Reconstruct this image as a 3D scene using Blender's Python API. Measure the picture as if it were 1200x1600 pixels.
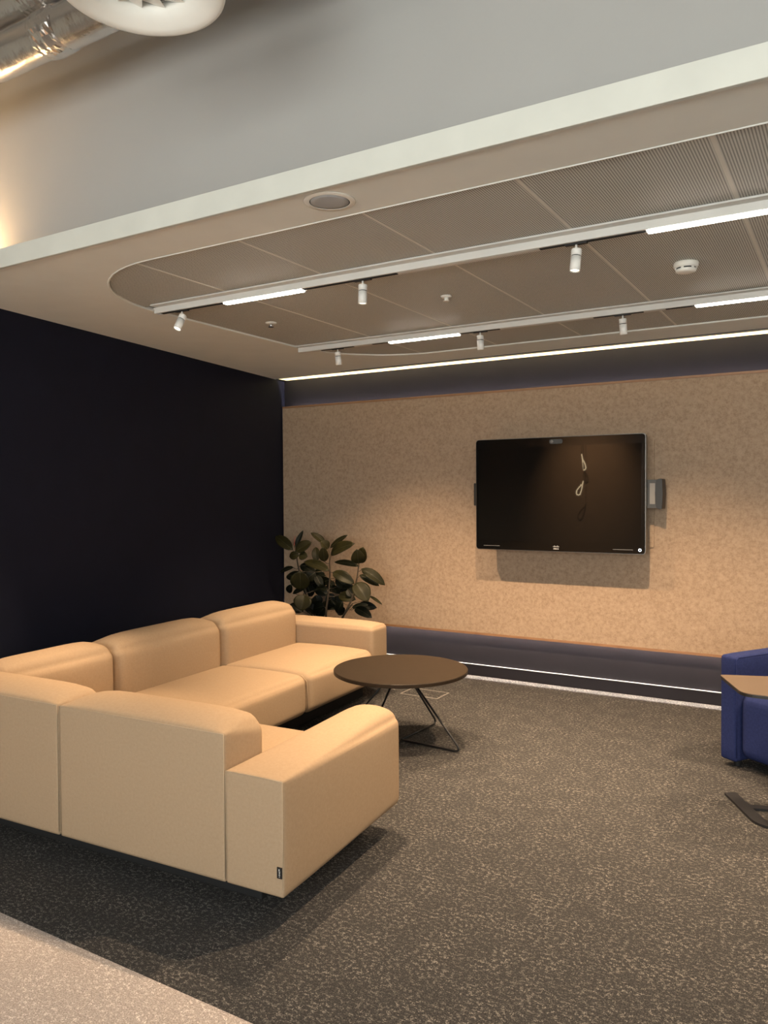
import bpy, bmesh, math, random
from mathutils import Vector, Matrix

for o in list(bpy.data.objects):
    bpy.data.objects.remove(o, do_unlink=True)
SC = bpy.context.scene
COL = SC.collection

# ------------------------------------------------------------------ camera
cd = bpy.data.cameras.new('camera')
cam = bpy.data.objects.new('camera', cd)
COL.objects.link(cam)
cd.sensor_fit = 'VERTICAL'
cd.sensor_height = 36.0
cd.lens = 1230.0 / 1600.0 * 36.0
cd.clip_start = 0.05
cam.matrix_world = Matrix(((0.85849, -0.00751, 0.51277, 0.0),
                           (0.51278, 0.02581, -0.85813, 0.0),
                           (-0.0068, 0.99964, 0.02601, 1.5),
                           (0, 0, 0, 1)))
SC.camera = cam

# ------------------------------------------------------------------ world, exposure, light levels
W = bpy.data.worlds.new('world')
SC.world = W
W.use_nodes = True
W.node_tree.nodes['Background'].inputs[0].default_value = (1.0, 0.95, 0.9, 1)
W.node_tree.nodes['Background'].inputs[1].default_value = 0.10
SC.view_settings.view_transform = 'Standard'
SC.view_settings.look = 'None'
SC.view_settings.gamma = 1.0
SC.view_settings.exposure = 0.0
SC.view_settings.use_curve_mapping = False

SPOT_W = 275.0              # each track spotlight
SPOT_COL = (1.0, 0.71, 0.44)
LED_COL = (1.0, 0.80, 0.58)
COVE_COL = (1.0, 0.82, 0.50)
CORRIDOR_W = 14.0          # each unseen luminaire added over the corridor
CORRIDOR_COL = (1.0, 0.93, 0.84)
DAY_W = 140.0              # soft daylight fill at each added corridor window
DAY_COL = (0.97, 1.0, 0.95)

random.seed(7)
PI = math.pi

# ------------------------------------------------------------------ helpers
def link(name, me, mat=None, parent=None):
    o = bpy.data.objects.new(name, me)
    COL.objects.link(o)
    if mat is not None:
        me.materials.clear()
        me.materials.append(mat)
    if parent is not None:
        o.parent = parent
    return o

def obj(name, bm, mat, parent=None, smooth=False):
    bmesh.ops.recalc_face_normals(bm, faces=bm.faces[:])
    me = bpy.data.meshes.new(name)
    bm.to_mesh(me)
    bm.free()
    if smooth:
        for p in me.polygons:
            p.use_smooth = True
    return link(name, me, mat, parent)

def tag(o, label, cat, group=None):
    o['label'] = label
    o['category'] = cat
    if group:
        o['group'] = group
    return o

def struct(o, label=None):
    o['kind'] = 'structure'
    if label:
        o['label'] = label
    return o

def thing(name, label, cat, loc=(0, 0, 0), rz=0.0, group=None):
    o = bpy.data.objects.new(name, None)
    o.empty_display_size = 0.1
    COL.objects.link(o)
    o.location = loc
    o.rotation_euler = (0, 0, rz)
    return tag(o, label, cat, group)

def bx(bm, x0, x1, y0, y1, z0, z1, bevel=0.0, seg=2):
    vs = [bm.verts.new(p) for p in ((x0, y0, z0), (x1, y0, z0), (x1, y1, z0), (x0, y1, z0),
                                    (x0, y0, z1), (x1, y0, z1), (x1, y1, z1), (x0, y1, z1))]
    fs = [bm.faces.new([vs[i] for i in f]) for f in
          ((3, 2, 1, 0), (4, 5, 6, 7), (0, 1, 5, 4), (1, 2, 6, 5), (2, 3, 7, 6), (3, 0, 4, 7))]
    if bevel > 0:
        es = list({e for f in fs for e in f.edges})
        bmesh.ops.bevel(bm, geom=es, offset=bevel, segments=seg, profile=0.5, affect='EDGES')
    return bm

def box(name, dims, mat, parent=None, bevel=0.0, seg=2, smooth=False):
    bm = bmesh.new()
    bx(bm, *dims, bevel=bevel, seg=seg)
    return obj(name, bm, mat, parent, smooth)

def prism(bm, pts, z0, z1):
    lo = [bm.verts.new((p[0], p[1], z0)) for p in pts]
    hi = [bm.verts.new((p[0], p[1], z1)) for p in pts]
    n = len(pts)
    bm.faces.new(lo[::-1])
    bm.faces.new(hi)
    for i in range(n):
        bm.faces.new((lo[i], lo[(i + 1) % n], hi[(i + 1) % n], hi[i]))
    return bm

def lathe(bm, prof, n=32, cx=0.0, cy=0.0, cap=True):
    rings = []
    for r, z in prof:
        if r < 1e-6:
            rings.append([bm.verts.new((cx, cy, z))])
        else:
            rings.append([bm.verts.new((cx + r * math.cos(2 * PI * i / n), cy + r * math.sin(2 * PI * i / n), z)) for i in range(n)])
    for a, b in zip(rings, rings[1:]):
        for i in range(n):
            j = (i + 1) % n
            if len(a) == 1 and len(b) == 1:
                continue
            if len(a) == 1:
                bm.faces.new((a[0], b[j], b[i]))
            elif len(b) == 1:
                bm.faces.new((a[i], a[j], b[0]))
            else:
                bm.faces.new((a[i], a[j], b[j], b[i]))
    if cap:
        for rg in (rings[0], rings[-1]):
            if len(rg) > 1:
                bm.faces.new(rg)
    return bm

def tube(bm, pts, r, n=8, closed=False, r2=None):
    pts = [Vector(p) for p in pts]
    m = len(pts)
    rings = []
    up = None
    for i, p in enumerate(pts):
        if closed:
            t = (pts[(i + 1) % m] - pts[i - 1]).normalized()
        else:
            t = (pts[min(i + 1, m - 1)] - pts[max(i - 1, 0)]).normalized()
        if up is None:
            up = t.orthogonal().normalized()
        up = (up - t * up.dot(t)).normalized()
        s = t.cross(up)
        rr = r if r2 is None else r + (r2 - r) * i / max(1, m - 1)
        rings.append([bm.verts.new(p + (up * math.cos(2 * PI * k / n) + s * math.sin(2 * PI * k / n)) * rr) for k in range(n)])
    pairs = list(zip(rings, rings[1:])) + ([(rings[-1], rings[0])] if closed else [])
    for a, b in pairs:
        for k in range(n):
            bm.faces.new((a[k], a[(k + 1) % n], b[(k + 1) % n], b[k]))
    if not closed:
        bm.faces.new(rings[0][::-1])
        bm.faces.new(rings[-1])
    return bm

def round_path(pts, rad, n=6):
    """polyline with rounded corners"""
    pts = [Vector(p) for p in pts]
    out = [pts[0]]
    for i in range(1, len(pts) - 1):
        a, b, c = pts[i - 1], pts[i], pts[i + 1]
        d1 = (a - b).normalized(); d2 = (c - b).normalized()
        t = min(rad, (a - b).length * .49, (c - b).length * .49)
        p0 = b + d1 * t; p2 = b + d2 * t
        for k in range(n + 1):
            s = k / n
            out.append(p0.lerp(b, s).lerp(b.lerp(p2, s), s))
    out.append(pts[-1])
    return out

def rounded_poly(pts, rad, n=6):
    m = len(pts)
    out = []
    for i in range(m):
        a, b, c = Vector(pts[i - 1]), Vector(pts[i]), Vector(pts[(i + 1) % m])
        d1 = (a - b).normalized(); d2 = (c - b).normalized()
        rr = rad[i] if isinstance(rad, (list, tuple)) else rad
        t = min(rr, (a - b).length * .49, (c - b).length * .49)
        p0 = b + d1 * t; p2 = b + d2 * t
        for k in range(n + 1):
            s = k / n
            out.append(p0.lerp(b, s).lerp(b.lerp(p2, s), s))
    return [tuple(p) for p in out]

# ------------------------------------------------------------------ materials
def new_mat(name):
    m = bpy.data.materials.new(name)
    m.use_nodes = True
    nt = m.node_tree
    b = nt.nodes['Principled BSDF']
    return m, nt, b

def N(nt, typ, **kw):
    n = nt.nodes.new(typ)
    for k, v in kw.items():
        setattr(n, k, v)
    return n

def ramp(nt, stops):
    r = nt.nodes.new('ShaderNodeValToRGB')
    e = r.color_ramp.elements
    while len(e) < len(stops):
        e.new(0.5)
    for el, (p, c) in zip(e, stops):
        el.position = p
        el.color = (*c, 1)
    return r

def plain(name, col, rough=0.6, metal=0.0, var=0.04, scale=6.0, bump=0.0, bscale=200.0, spec=0.5):
    """paint / plastic / metal with a faint procedural mottling"""
    m, nt, b = new_mat(name)
    tc = N(nt, 'ShaderNodeTexCoord')
    nz = N(nt, 'ShaderNodeTexNoise')
    nz.inputs['Scale'].default_value = scale
    nz.inputs['Detail'].default_value = 4
    nt.links.new(tc.outputs['Object'], nz.inputs['Vector'])
    lo = tuple(c * (1 - var) for c in col); hi = tuple(min(1, c * (1 + var)) for c in col)
    r = ramp(nt, [(0.3, lo), (0.7, hi)])
    nt.links.new(nz.outputs['Fac'], r.inputs['Fac'])
    nt.links.new(r.outputs['Color'], b.inputs['Base Color'])
    b.inputs['Roughness'].default_value = rough
    b.inputs['Metallic'].default_value = metal
    b.inputs['Specular IOR Level'].default_value = spec
    if bump > 0:
        n2 = N(nt, 'ShaderNodeTexNoise')
        n2.inputs['Scale'].default_value = bscale
        n2.inputs['Detail'].default_value = 3
        nt.links.new(tc.outputs['Object'], n2.inputs['Vector'])
        bp = N(nt, 'ShaderNodeBump')
        bp.inputs['Strength'].default_value = bump
        bp.inputs['Distance'].default_value = 0.002
        nt.links.new(n2.outputs['Fac'], bp.inputs['Height'])
        nt.links.new(bp.outputs['Normal'], b.inputs['Normal'])
    return m

def emit(name, col, strength):
    m, nt, b = new_mat(name)
    b.inputs['Base Color'].default_value = (*[min(1, c) for c in col], 1)
    b.inputs['Roughness'].default_value = 0.6
    b.inputs['Emission Color'].default_value = (*col, 1)
    b.inputs['Emission Strength'].default_value = strength
    return m

def carpet(name, base, dark, fleck, thr, fscale=62.0, bump=0.9, stretch=(1.0, 1.25, 1.0)):
    m, nt, b = new_mat(name)
    tc = N(nt, 'ShaderNodeTexCoord')
    mp = N(nt, 'ShaderNodeMapping')
    mp.inputs['Scale'].default_value = stretch
    nt.links.new(tc.outputs['Object'], mp.inputs['Vector'])
    fine = N(nt, 'ShaderNodeTexNoise')
    fine.inputs['Scale'].default_value = 230
    fine.inputs['Detail'].default_value = 3
    fine.inputs['Roughness'].default_value = 0.7
    nt.links.new(tc.outputs['Object'], fine.inputs['Vector'])
    r1 = ramp(nt, [(0.36, dark), (0.62, base)])
    nt.links.new(fine.outputs['Fac'], r1.inputs['Fac'])
    big = N(nt, 'ShaderNodeTexNoise')
    big.inputs['Scale'].default_value = fscale
    big.inputs['Detail'].default_value = 5
    big.inputs['Roughness'].default_value = 0.72
    nt.links.new(mp.outputs['Vector'], big.inputs['Vector'])
    rb = ramp(nt, [(thr, (0, 0, 0)), (thr + 0.09, (1, 1, 1))])
    nt.links.new(big.outputs['Fac'], rb.inputs['Fac'])
    rf = ramp(nt, [(0.42, (0, 0, 0)), (0.60, (1, 1, 1))])
    nt.links.new(fine.outputs['Fac'], rf.inputs['Fac'])
    cl = N(nt, 'ShaderNodeTexNoise')
    cl.inputs['Scale'].default_value = 9
    cl.inputs['Detail'].default_value = 3
    nt.links.new(tc.outputs['Object'], cl.inputs['Vector'])
    rc = ramp(nt, [(0.36, (0.40, 0.40, 0.40)), (0.64, (1, 1, 1))])
    nt.links.new(cl.outputs['Fac'], rc.inputs['Fac'])
    m0 = N(nt, 'ShaderNodeMath', operation='MULTIPLY')
    nt.links.new(rb.outputs['Color'], m0.inputs[0])
    nt.links.new(rc.outputs['Color'], m0.inputs[1])
    mul = N(nt, 'ShaderNodeMath', operation='MULTIPLY')
    nt.links.new(m0.outputs[0], mul.inputs[0])
    nt.links.new(rf.outputs['Color'], mul.inputs[1])
    mix = N(nt, 'ShaderNodeMix', data_type='RGBA')
    nt.links.new(mul.outputs[0], mix.inputs['Factor'])
    nt.links.new(r1.outputs['Color'], mix.inputs['A'])
    mix.inputs['B'].default_value = (*fleck, 1)
    nt.links.new(mix.outputs['Result'], b.inputs['Base Color'])
    b.inputs['Roughness'].default_value = 0.95
    b.inputs['Specular IOR Level'].default_value = 0.1
    bp = N(nt, 'ShaderNodeBump')
    bp.inputs['Strength'].default_value = bump
    bp.inputs['Distance'].default_value = 0.004
    nt.links.new(fine.outputs['Fac'], bp.inputs['Height'])
    nt.links.new(bp.outputs['Normal'], b.inputs['Normal'])
    return m

def speckle(name, cols, scale, scale2, rough=0.95, bump=0.3, bscale=500):
    """felt / heathered cloth: three tones from two noises"""
    m, nt, b = new_mat(name)
    tc = N(nt, 'ShaderNodeTexCoord')
    n1 = N(nt, 'ShaderNodeTexNoise'); n1.inputs['Scale'].default_value = scale; n1.inputs['Detail'].default_value = 5; n1.inputs['Roughness'].default_value = 0.7
    n2 = N(nt, 'ShaderNodeTexNoise'); n2.inputs['Scale'].default_value = scale2; n2.inputs['Detail'].default_value = 2
    nt.links.new(tc.outputs['Object'], n1.inputs['Vector'])
    nt.links.new(tc.outputs['Object'], n2.inputs['Vector'])
    mx = N(nt, 'ShaderNodeMix', data_type='FLOAT')
    mx.inputs['Factor'].default_value = 0.35
    nt.links.new(n1.outputs['Fac'], mx.inputs['A'])
    nt.links.new(n2.outputs['Fac'], mx.inputs['B'])
    r = ramp(nt, [(0.36, cols[0]), (0.5, cols[1]), (0.64, cols[2])])
    nt.links.new(mx.outputs['Result'], r.inputs['Fac'])
    nt.links.new(r.outputs['Color'], b.inputs['Base Color'])
    b.inputs['Roughness'].default_value = rough
    b.inputs['Specular IOR Level'].default_value = 0.15
    n3 = N(nt, 'ShaderNodeTexNoise'); n3.inputs['Scale'].default_value = bscale
    nt.links.new(tc.outputs['Object'], n3.inputs['Vector'])
    bp = N(nt, 'ShaderNodeBump'); bp.inputs['Strength'].default_value = bump; bp.inputs['Distance'].default_value = 0.001
    nt.links.new(n3.outputs['Fac'], bp.inputs['Height'])
    nt.links.new(bp.outputs['Normal'], b.inputs['Normal'])
    return m

def perforated(name, metal_col, hole_col, px=0.0092, py=0.0092, r=0.30):
    m, nt, b = new_mat(name)
    tc = N(nt, 'ShaderNodeTexCoord')
    sp = N(nt, 'ShaderNodeSeparateXYZ')
    nt.links.new(tc.outputs['Object'], sp.inputs[0])
    def cell(out, p):
        d = N(nt, 'ShaderNodeMath', operation='DIVIDE'); d.inputs[1].default_value = p
        nt.links.new(out, d.inputs[0])
        f = N(nt, 'ShaderNodeMath', operation='FRACT'); nt.links.new(d.outputs[0], f.inputs[0])
        s = N(nt, 'ShaderNodeMath', operation='SUBTRACT'); s.inputs[1].default_value = 0.5
        nt.links.new(f.outputs[0], s.inputs[0])
        q = N(nt, 'ShaderNodeMath', operation='MULTIPLY')
        nt.links.new(s.outputs[0], q.inputs[0]); nt.links.new(s.outputs[0], q.inputs[1])
        return q.outputs[0]
    a = N(nt, 'ShaderNodeMath', operation='ADD')
    nt.links.new(cell(sp.outputs['X'], px), a.inputs[0])
    nt.links.new(cell(sp.outputs['Y'], py), a.inputs[1])
    lt = N(nt, 'ShaderNodeMath', operation='LESS_THAN'); lt.inputs[1].default_value = r * r
    nt.links.new(a.outputs[0], lt.inputs[0])
    mix = N(nt, 'ShaderNodeMix', data_type='RGBA')
    nt.links.new(lt.outputs[0], mix.inputs['Factor'])
    mix.inputs['A'].default_value = (*metal_col, 1)
    mix.inputs['B'].default_value = (*hole_col, 1)
    nt.links.new(mix.outputs['Result'], b.inputs['Base Color'])
    b.inputs['Roughness'].default_value = 0.55
    b.inputs['Specular IOR Level'].default_value = 0.12
    return m

def wood(name, c1, c2):
    m, nt, b = new_mat(name)
    tc = N(nt, 'ShaderNodeTexCoord')
    mp = N(nt, 'ShaderNodeMapping'); mp.inputs['Scale'].default_value = (3, 40, 40)
    nt.links.new(tc.outputs['Object'], mp.inputs['Vector'])
    n1 = N(nt, 'ShaderNodeTexNoise'); n1.inputs['Scale'].default_value = 4; n1.inputs['Detail'].default_value = 6
    nt.links.new(mp.outputs['Vector'], n1.inputs['Vector'])
    r = ramp(nt, [(0.3, c1), (0.7, c2)])
    nt.links.new(n1.outputs['Fac'], r.inputs['Fac'])
    nt.links.new(r.outputs['Color'], b.inputs['Base Color'])
    b.inputs['Roughness'].default_value = 0.5
    return m

def leaf_mat(name, c1, c2):
    m, nt, b = new_mat(name)
    tc = N(nt, 'ShaderNodeTexCoord')
    n1 = N(nt, 'ShaderNodeTexNoise'); n1.inputs['Scale'].default_value = 14; n1.inputs['Detail'].default_value = 3
    nt.links.new(tc.outputs['Object'], n1.inputs['Vector'])
    r = ramp(nt, [(0.3, c1), (0.7, c2)])
    nt.links.new(n1.outputs['Fac'], r.inputs['Fac'])
    nt.links.new(r.outputs['Color'], b.inputs['Base Color'])
    b.inputs['Roughness'].default_value = 0.45
    b.inputs['Specular IOR Level'].default_value = 0.12
    return m

M = {}
M['white_paint'] = plain('white_paint', (0.56, 0.565, 0.52), 0.8)
M['grey_paint'] = plain('grey_paint', (0.34, 0.335, 0.325), 0.85, var=0.03, scale=1.5)
M['ceiling_paint'] = plain('ceiling_paint', (0.80, 0.82, 0.79), 0.85, var=0.02)
M['navy_paint'] = plain('navy_paint', (0.0085, 0.0095, 0.019), 0.7, var=0.06, spec=0.15)
M['navy_back'] = plain('navy_back', (0.020, 0.019, 0.0245), 0.7, var=0.05, spec=0.12)
M['brown_wall'] = plain('brown_wall', (0.30, 0.20, 0.13), 0.8)
M['slab'] = plain('concrete_slab', (0.30, 0.30, 0.29), 0.9, var=0.15)
M['carpet'] = carpet('heather_carpet', (0.059, 0.057, 0.057), (0.018, 0.0175, 0.018), (0.29, 0.268, 0.245), 0.50)
M['carpet_beige'] = carpet('beige_carpet', (0.50, 0.435, 0.40), (0.27, 0.23, 0.21), (0.86, 0.79, 0.74), 0.50)
M['felt'] = speckle('felt', ((0.265, 0.184, 0.126), (0.35, 0.250, 0.174), (0.42, 0.307, 0.218)), 42, 260)
M['wood'] = wood('oak_edge', (0.22, 0.11, 0.055), (0.33, 0.18, 0.09))
M['sofa'] = speckle('sofa_wool', ((0.325, 0.230, 0.148), (0.35, 0.251, 0.164), (0.375, 0.272, 0.180)), 90, 500, bump=0.25, bscale=900)
M['seam'] = plain('sofa_seam', (0.40, 0.30, 0.20), 0.9)
M['black'] = plain('black_metal', (0.012, 0.012, 0.013), 0.45)
M['plinth'] = plain('plinth_black', (0.006, 0.006, 0.007), 0.8)
M['table_top'] = plain('table_top', (0.026, 0.018, 0.012), 0.40, var=0.1, scale=20, spec=0.12)
M['blue'] = speckle('blue_wool', ((0.013, 0.019, 0.072), (0.017, 0.025, 0.090), (0.022, 0.032, 0.108)), 80, 500, bump=0.2, bscale=900)
M['laptop_top'] = plain('tablet_top', (0.10, 0.072, 0.052), 0.45, var=0.05)
M['perf'] = perforated('perforated_metal', (0.66, 0.67, 0.64), (0.040, 0.041, 0.040))
M['bar'] = plain('ceiling_bar', (0.72, 0.71, 0.66), 0.6)
M['rail'] = plain('rail_white', (0.66, 0.655, 0.63), 0.45)
M['lamp_white'] = plain('lamp_white', (0.76, 0.75, 0.72), 0.4)
M['dark'] = plain('dark_slot', (0.010, 0.010, 0.010), 0.8)
M['grille'] = plain('speaker_grille', (0.42, 0.44, 0.46), 0.6, bump=0.5, bscale=900)
M['plastic'] = plain('white_plastic', (0.86, 0.85, 0.80), 0.45)
M['chrome'] = plain('chrome', (0.7, 0.7, 0.7), 0.25, metal=1.0)
M['silver'] = plain('silver_edge', (0.22, 0.21, 0.20), 0.35, metal=0.9)
M['glass_black'] = plain('screen_glass', (0.004, 0.004, 0.004), 0.02, var=0.0)
M['bezel'] = plain('screen_bezel', (0.003, 0.003, 0.003), 0.12, var=0.0)
M['grey_plastic'] = plain('grey_plastic', (0.055, 0.055, 0.055), 0.5)
M['light_plastic'] = plain('light_grey_plastic', (0.22, 0.205, 0.19), 0.5)
M['skirt_strip'] = plain('skirting_strip', (0.16, 0.16, 0.16), 0.5)
M['mark'] = plain('pale_mark', (0.55, 0.54, 0.52), 0.6)
M['mark_dim'] = plain('dim_mark', (0.10, 0.10, 0.10), 0.5)
M['leaf'] = leaf_mat('leaf_green', (0.010, 0.010, 0.004), (0.020, 0.018, 0.006))
M['leaf_olive'] = leaf_mat('leaf_olive', (0.018, 0.016, 0.006), (0.034, 0.029, 0.010))
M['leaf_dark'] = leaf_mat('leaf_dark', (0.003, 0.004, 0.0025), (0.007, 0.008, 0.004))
M['rib'] = plain('leaf_rib', (0.04, 0.04, 0.018), 0.6)
M['bud'] = plain('leaf_bud', (0.28, 0.07, 0.05), 0.5)
M['stem'] = plain('stem', (0.05, 0.035, 0.02), 0.8)
M['pot'] = plain('pot', (0.05, 0.05, 0.05), 0.7)
M['soil'] = plain('soil', (0.03, 0.02, 0.014), 0.95, bump=1.0, bscale=60)
M['led'] = emit('led_diffuser', (1.0, 0.91, 0.80), 30.0)
M['cove'] = emit('cove_diffuser', (1.0, 0.80, 0.38), 1.9)
M['strip'] = emit('led_strip', (1.0, 0.88, 0.76), 750.0)
M['strip_top'] = emit('led_strip_top', (0.92, 0.90, 1.0), 170.0)
M['lens'] = emit('spot_lens', (1.0, 0.88, 0.66), 5.0)
M['glow_tube'] = emit('glow_tube', (1.0, 0.80, 0.5), 14.0)
M['corridor'] = emit('corridor_diffuser', CORRIDOR_COL, 2.0)
M['power'] = emit('power_ring', (0.75, 0.85, 1.0), 1.5)
M['ledge_led'] = emit('ledge_strip', (1.0, 0.64, 0.32), 650.0)

def pane_mat():
    m, nt, b = new_mat('window_pane')
    tr = N(nt, 'ShaderNodeBsdfTransparent')
    gl = N(nt, 'ShaderNodeBsdfGlossy'); gl.inputs['Roughness'].default_value = 0.02
    mx = N(nt, 'ShaderNodeMixShader'); mx.inputs[0].default_value = 0.06
    nt.links.new(tr.outputs[0], mx.inputs[1]); nt.links.new(gl.outputs[0], mx.inputs[2])
    nt.links.new(mx.outputs[0], nt.nodes['Material Output'].inputs['Surface'])
    return m
M['pane'] = pane_mat()

def foil():
    m, nt, b = new_mat('duct_foil')
    tc = N(nt, 'ShaderNodeTexCoord')
    n1 = N(nt, 'ShaderNodeTexNoise'); n1.inputs['Scale'].default_value = 9; n1.inputs['Detail'].default_value = 6
    nt.links.new(tc.outputs['Object'], n1.inputs['Vector'])
    b.inputs['Base Color'].default_value = (0.70, 0.68, 0.66, 1)
    b.inputs['Metallic'].default_value = 1.0
    b.inputs['Roughness'].default_value = 0.25
    bp = N(nt, 'ShaderNodeBump'); bp.inputs['Strength'].default_value = 0.6; bp.inputs['Distance'].default_value = 0.012
    nt.links.new(n1.outputs['Fac'], bp.inputs['Height'])
    nt.links.new(bp.outputs['Normal'], b.inputs['Normal'])
    return m
M['foil'] = foil()

# ================================================================== the setting
ZC = 2.53          # alcove ceiling
YB = 5.86          # back wall
def xw(y):         # the left wall runs slightly askew
    return -4.08 - 0.156 * (y - 2.69)

bm = bmesh.new()
prism(bm, [(-6.5, 1.68), (3.0, 1.68), (3.0, YB + .1), (-6.5, YB + .1)], -0.05, 0.0)
struct(obj('floor', bm, M['carpet']), 'dark heathered grey carpet of the lounge')
bm = bmesh.new()
prism(bm, [(-6.5, -3.4), (3.0, -3.4), (3.0, 1.68), (-6.5, 1.68)], -0.05, 0.0005)
struct(obj('floor', bm, M['carpet_beige']), 'pale beige carpet of the corridor')

bm = bmesh.new()
bx(bm, -5.2, 3.0, YB, YB + .1, 0.0, ZC + .12)
struct(obj('wall_back', bm, M['navy_back']), 'dark navy back wall behind the felt panel')
bm = bmesh.new()
prism(bm, [(xw(2.2), 2.2), (xw(YB), YB), (xw(YB) - .12, YB), (xw(2.2) - .12, 2.2)], 0.0, ZC)
struct(obj('wall_left', bm, M['navy_paint']), 'matt black navy side wall behind the sofa')
struct(box('wall_right', (2.9, 3.0, -3.4, YB, 0, 3.6), M['white_paint']))
bm = bmesh.new()
bx(bm, -6.5, -2.3, -3.5, -3.4, 0, 3.6)
struct(obj('wall_front', bm, M['brown_wall']), 'warm brown wall across the corridor')
bm = bmesh.new()
for d in ((-2.3, 2.9, -3.5, -3.4, 0, .8), (-2.3, 2.9, -3.5, -3.4, 2.9, 3.6),
          (-.70, -.55, -3.5, -3.4, .8, 2.9), (1.05, 1.20, -3.5, -3.4, .8, 2.9), (2.75, 2.9, -3.5, -3.4, .8, 2.9)):
    bx(bm, *d)
struct(obj('wall_windows', bm, M['ceiling_paint']), 'pale wall with three added windows on the far side of the corridor')
for k, (a, c) in enumerate(((-2.3, -.70), (-.55, 1.05), (1.20, 2.75))):  # unseen windows, added to bring soft light in from behind the camera
    w = struct(box('window_%d' % (k + 1), (a, c, -3.47, -3.43, .8, .86), M['rail']), 'unseen tall window added for daylight on the far side of the corridor')
    box('frame_bar', (a, c, -3.47, -3.43, 2.84, 2.9), M['rail'], w)
    box('frame_bar', (a, a + .05, -3.47, -3.43, .8605, 2.8395), M['rail'], w)
    box('frame_bar', (c - .05, c, -3.47, -3.43, .8605, 2.8395), M['rail'], w)
    box('pane', (a + .0505, c - .0505, -3.453, -3.447, .8605, 2.8395), M['pane'], w)
    ld = bpy.data.lights.new('daylight', 'AREA')  # area light standing in for daylight through the added window
    ld.shape = 'RECTANGLE'; ld.size = c - a; ld.size_y = 2.1
    ld.energy = DAY_W; ld.color = DAY_COL
    lo = bpy.data.objects.new('daylight', ld)
    COL.objects.link(lo)
    lo.location = ((a + c) / 2, -3.56, 1.85)
    lo.rotation_euler = (math.radians(90), 0, 0)
struct(box('wall_corridor', (-6.6, -6.5, -3.4, 2.5, 0, 3.6), M['white_paint']))
struct(box('ceiling_slab', (-6.5, 3.0, -3.4, 6.0, 3.6, 3.7), M['slab']))
# bulkhead above the alcove opening, its ledge and the lip that hides a warm strip
struct(box('wall_bulkhead', (-6.5, 2.9, 2.30, 2.40, ZC + .04, 3.6), M['grey_paint']), 'plain grey bulkhead above the lounge opening')
t1 = struct(box('trim_1', (-6.5, 2.9, 2.187, 2.2045, ZC - .010, 2.607), M['white_paint'], bevel=.002), 'pale fascia lip along the edge of the lowered ceiling')
box('ledge', (-6.5, 2.9, 2.205, 2.40, ZC + .0255, ZC + .04), M['white_paint'], t1)
box('led_strip', (-5.4, -3.56, 2.215, 2.23, ZC + .041, ZC + .049), M['ledge_led'], t1)

# --- lowered ceiling with a round-ended opening
def stadium(x0, x1, y0, y1, r, n=14):
    pts = []
    for cx, cy, a0 in ((x1 - r, y0 + r, -90), (x1 - r, y1 - r, 0), (x0 + r, y1 - r, 90), (x0 + r, y0 + r, 180)):
        for k in range(n + 1):
            a = math.radians(a0 + 90 * k / n)
            pts.append((cx + r * math.cos(a), cy + r * math.sin(a)))
    return pts
OX0, OX1, OY0, OY1, ORAD = -3.41, 2.4, 2.485, 5.24, 0.73
hole = stadium(OX0, OX1, OY0, OY1, ORAD)
YC = 5.69   # ceiling stops here, the light cove follows
bm = bmesh.new()
outer = [(-4.0, 2.205), (2.9, 2.205), (2.9, YC), (xw(YC) - .05, YC)]
edges = []
for loop in (outer, hole):
    vs = [bm.verts.new((p[0], p[1], ZC)) for p in loop]
    for i in range(len(vs)):
        edges.append(bm.edges.new((vs[i], vs[(i + 1) % len(vs)])))
bmesh.ops.triangle_fill(bm, use_beauty=True, use_dissolve=False, edges=edges)
r = bmesh.ops.extrude_face_region(bm, geom=bm.faces[:])
for v in [g for g in r['geom'] if isinstance(g, bmesh.types.BMVert)]:
    v.co.z += 0.025
ceil = struct(obj('ceiling', bm, M['ceiling_paint']), 'off white lowered ceiling with a round ended metal field')

def clip(poly, ax, val, keep_less):
    out = []
    for i in range(len(poly)):
        a, b = poly[i - 1], poly[i]
        ia = (a[ax] <= val) == keep_less; ib = (b[ax] <= val) == keep_less
        if ia != ib:
            s = (val - a[ax]) / (b[ax] - a[ax])
            out.append((a[0] + (b[0] - a[0]) * s, a[1] + (b[1] - a[1]) * s))
        if ib:
            out.append(b)
    return out
R1Y, R2Y = (3.119, 3.165), (4.526, 4.572)
cols = [OX0 - .01] + [-2.787 + .605 * k for k in range(9)]
rows = [(OY0 - .01, R1Y[0] - .01), (R1Y[1] + .01, R2Y[0] - .01), (R2Y[1] + .01, OY1 + .01)]
inner = stadium(OX0 + .004, OX1 - .004, OY0 + .004, OY1 - .004, ORAD - .004)
for (y0, y1) in rows:
    for c0, c1 in zip(cols, cols[1:]):
        p = clip(clip(clip(clip(inner, 0, c0 + .005, False), 0, c1 - .005, True), 1, y0, False), 1, y1, True)
        if len(p) < 3:
            continue
        q = []
        for a in p:
            if not q or (Vector(a) - Vector(q[-1])).length > 1e-4:
                q.append(a)
        if (Vector(q[0]) - Vector(q[-1])).length < 1e-4:
            q.pop()
        bm = bmesh.new()
        prism(bm, q, ZC + .006, ZC + .014)
        obj('ceiling_panel', bm, M['perf'], ceil)
    for c in cols[1:-1]:
        p = clip(clip(clip(clip(inner, 0, c - .0065, False), 0, c + .0065, True), 1, y0, False), 1, y1, True)
        if len(p) >= 3:
            ys = [a[1] for a in p]
            box('panel_joint_bar', (c - .0065, c + .0065, min(ys), max(ys), ZC + .0045, ZC + .0058), M['bar'], ceil)
bm = bmesh.new()
tube(bm, [(p[0], p[1], ZC + .001) for p in stadium(OX0 - .006, OX1 + .006, OY0 - .006, OY1 + .006, ORAD + .006)], .0045, 6, closed=True)
obj('opening_trim', bm, M['ceiling_paint'], ceil, True)
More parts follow.
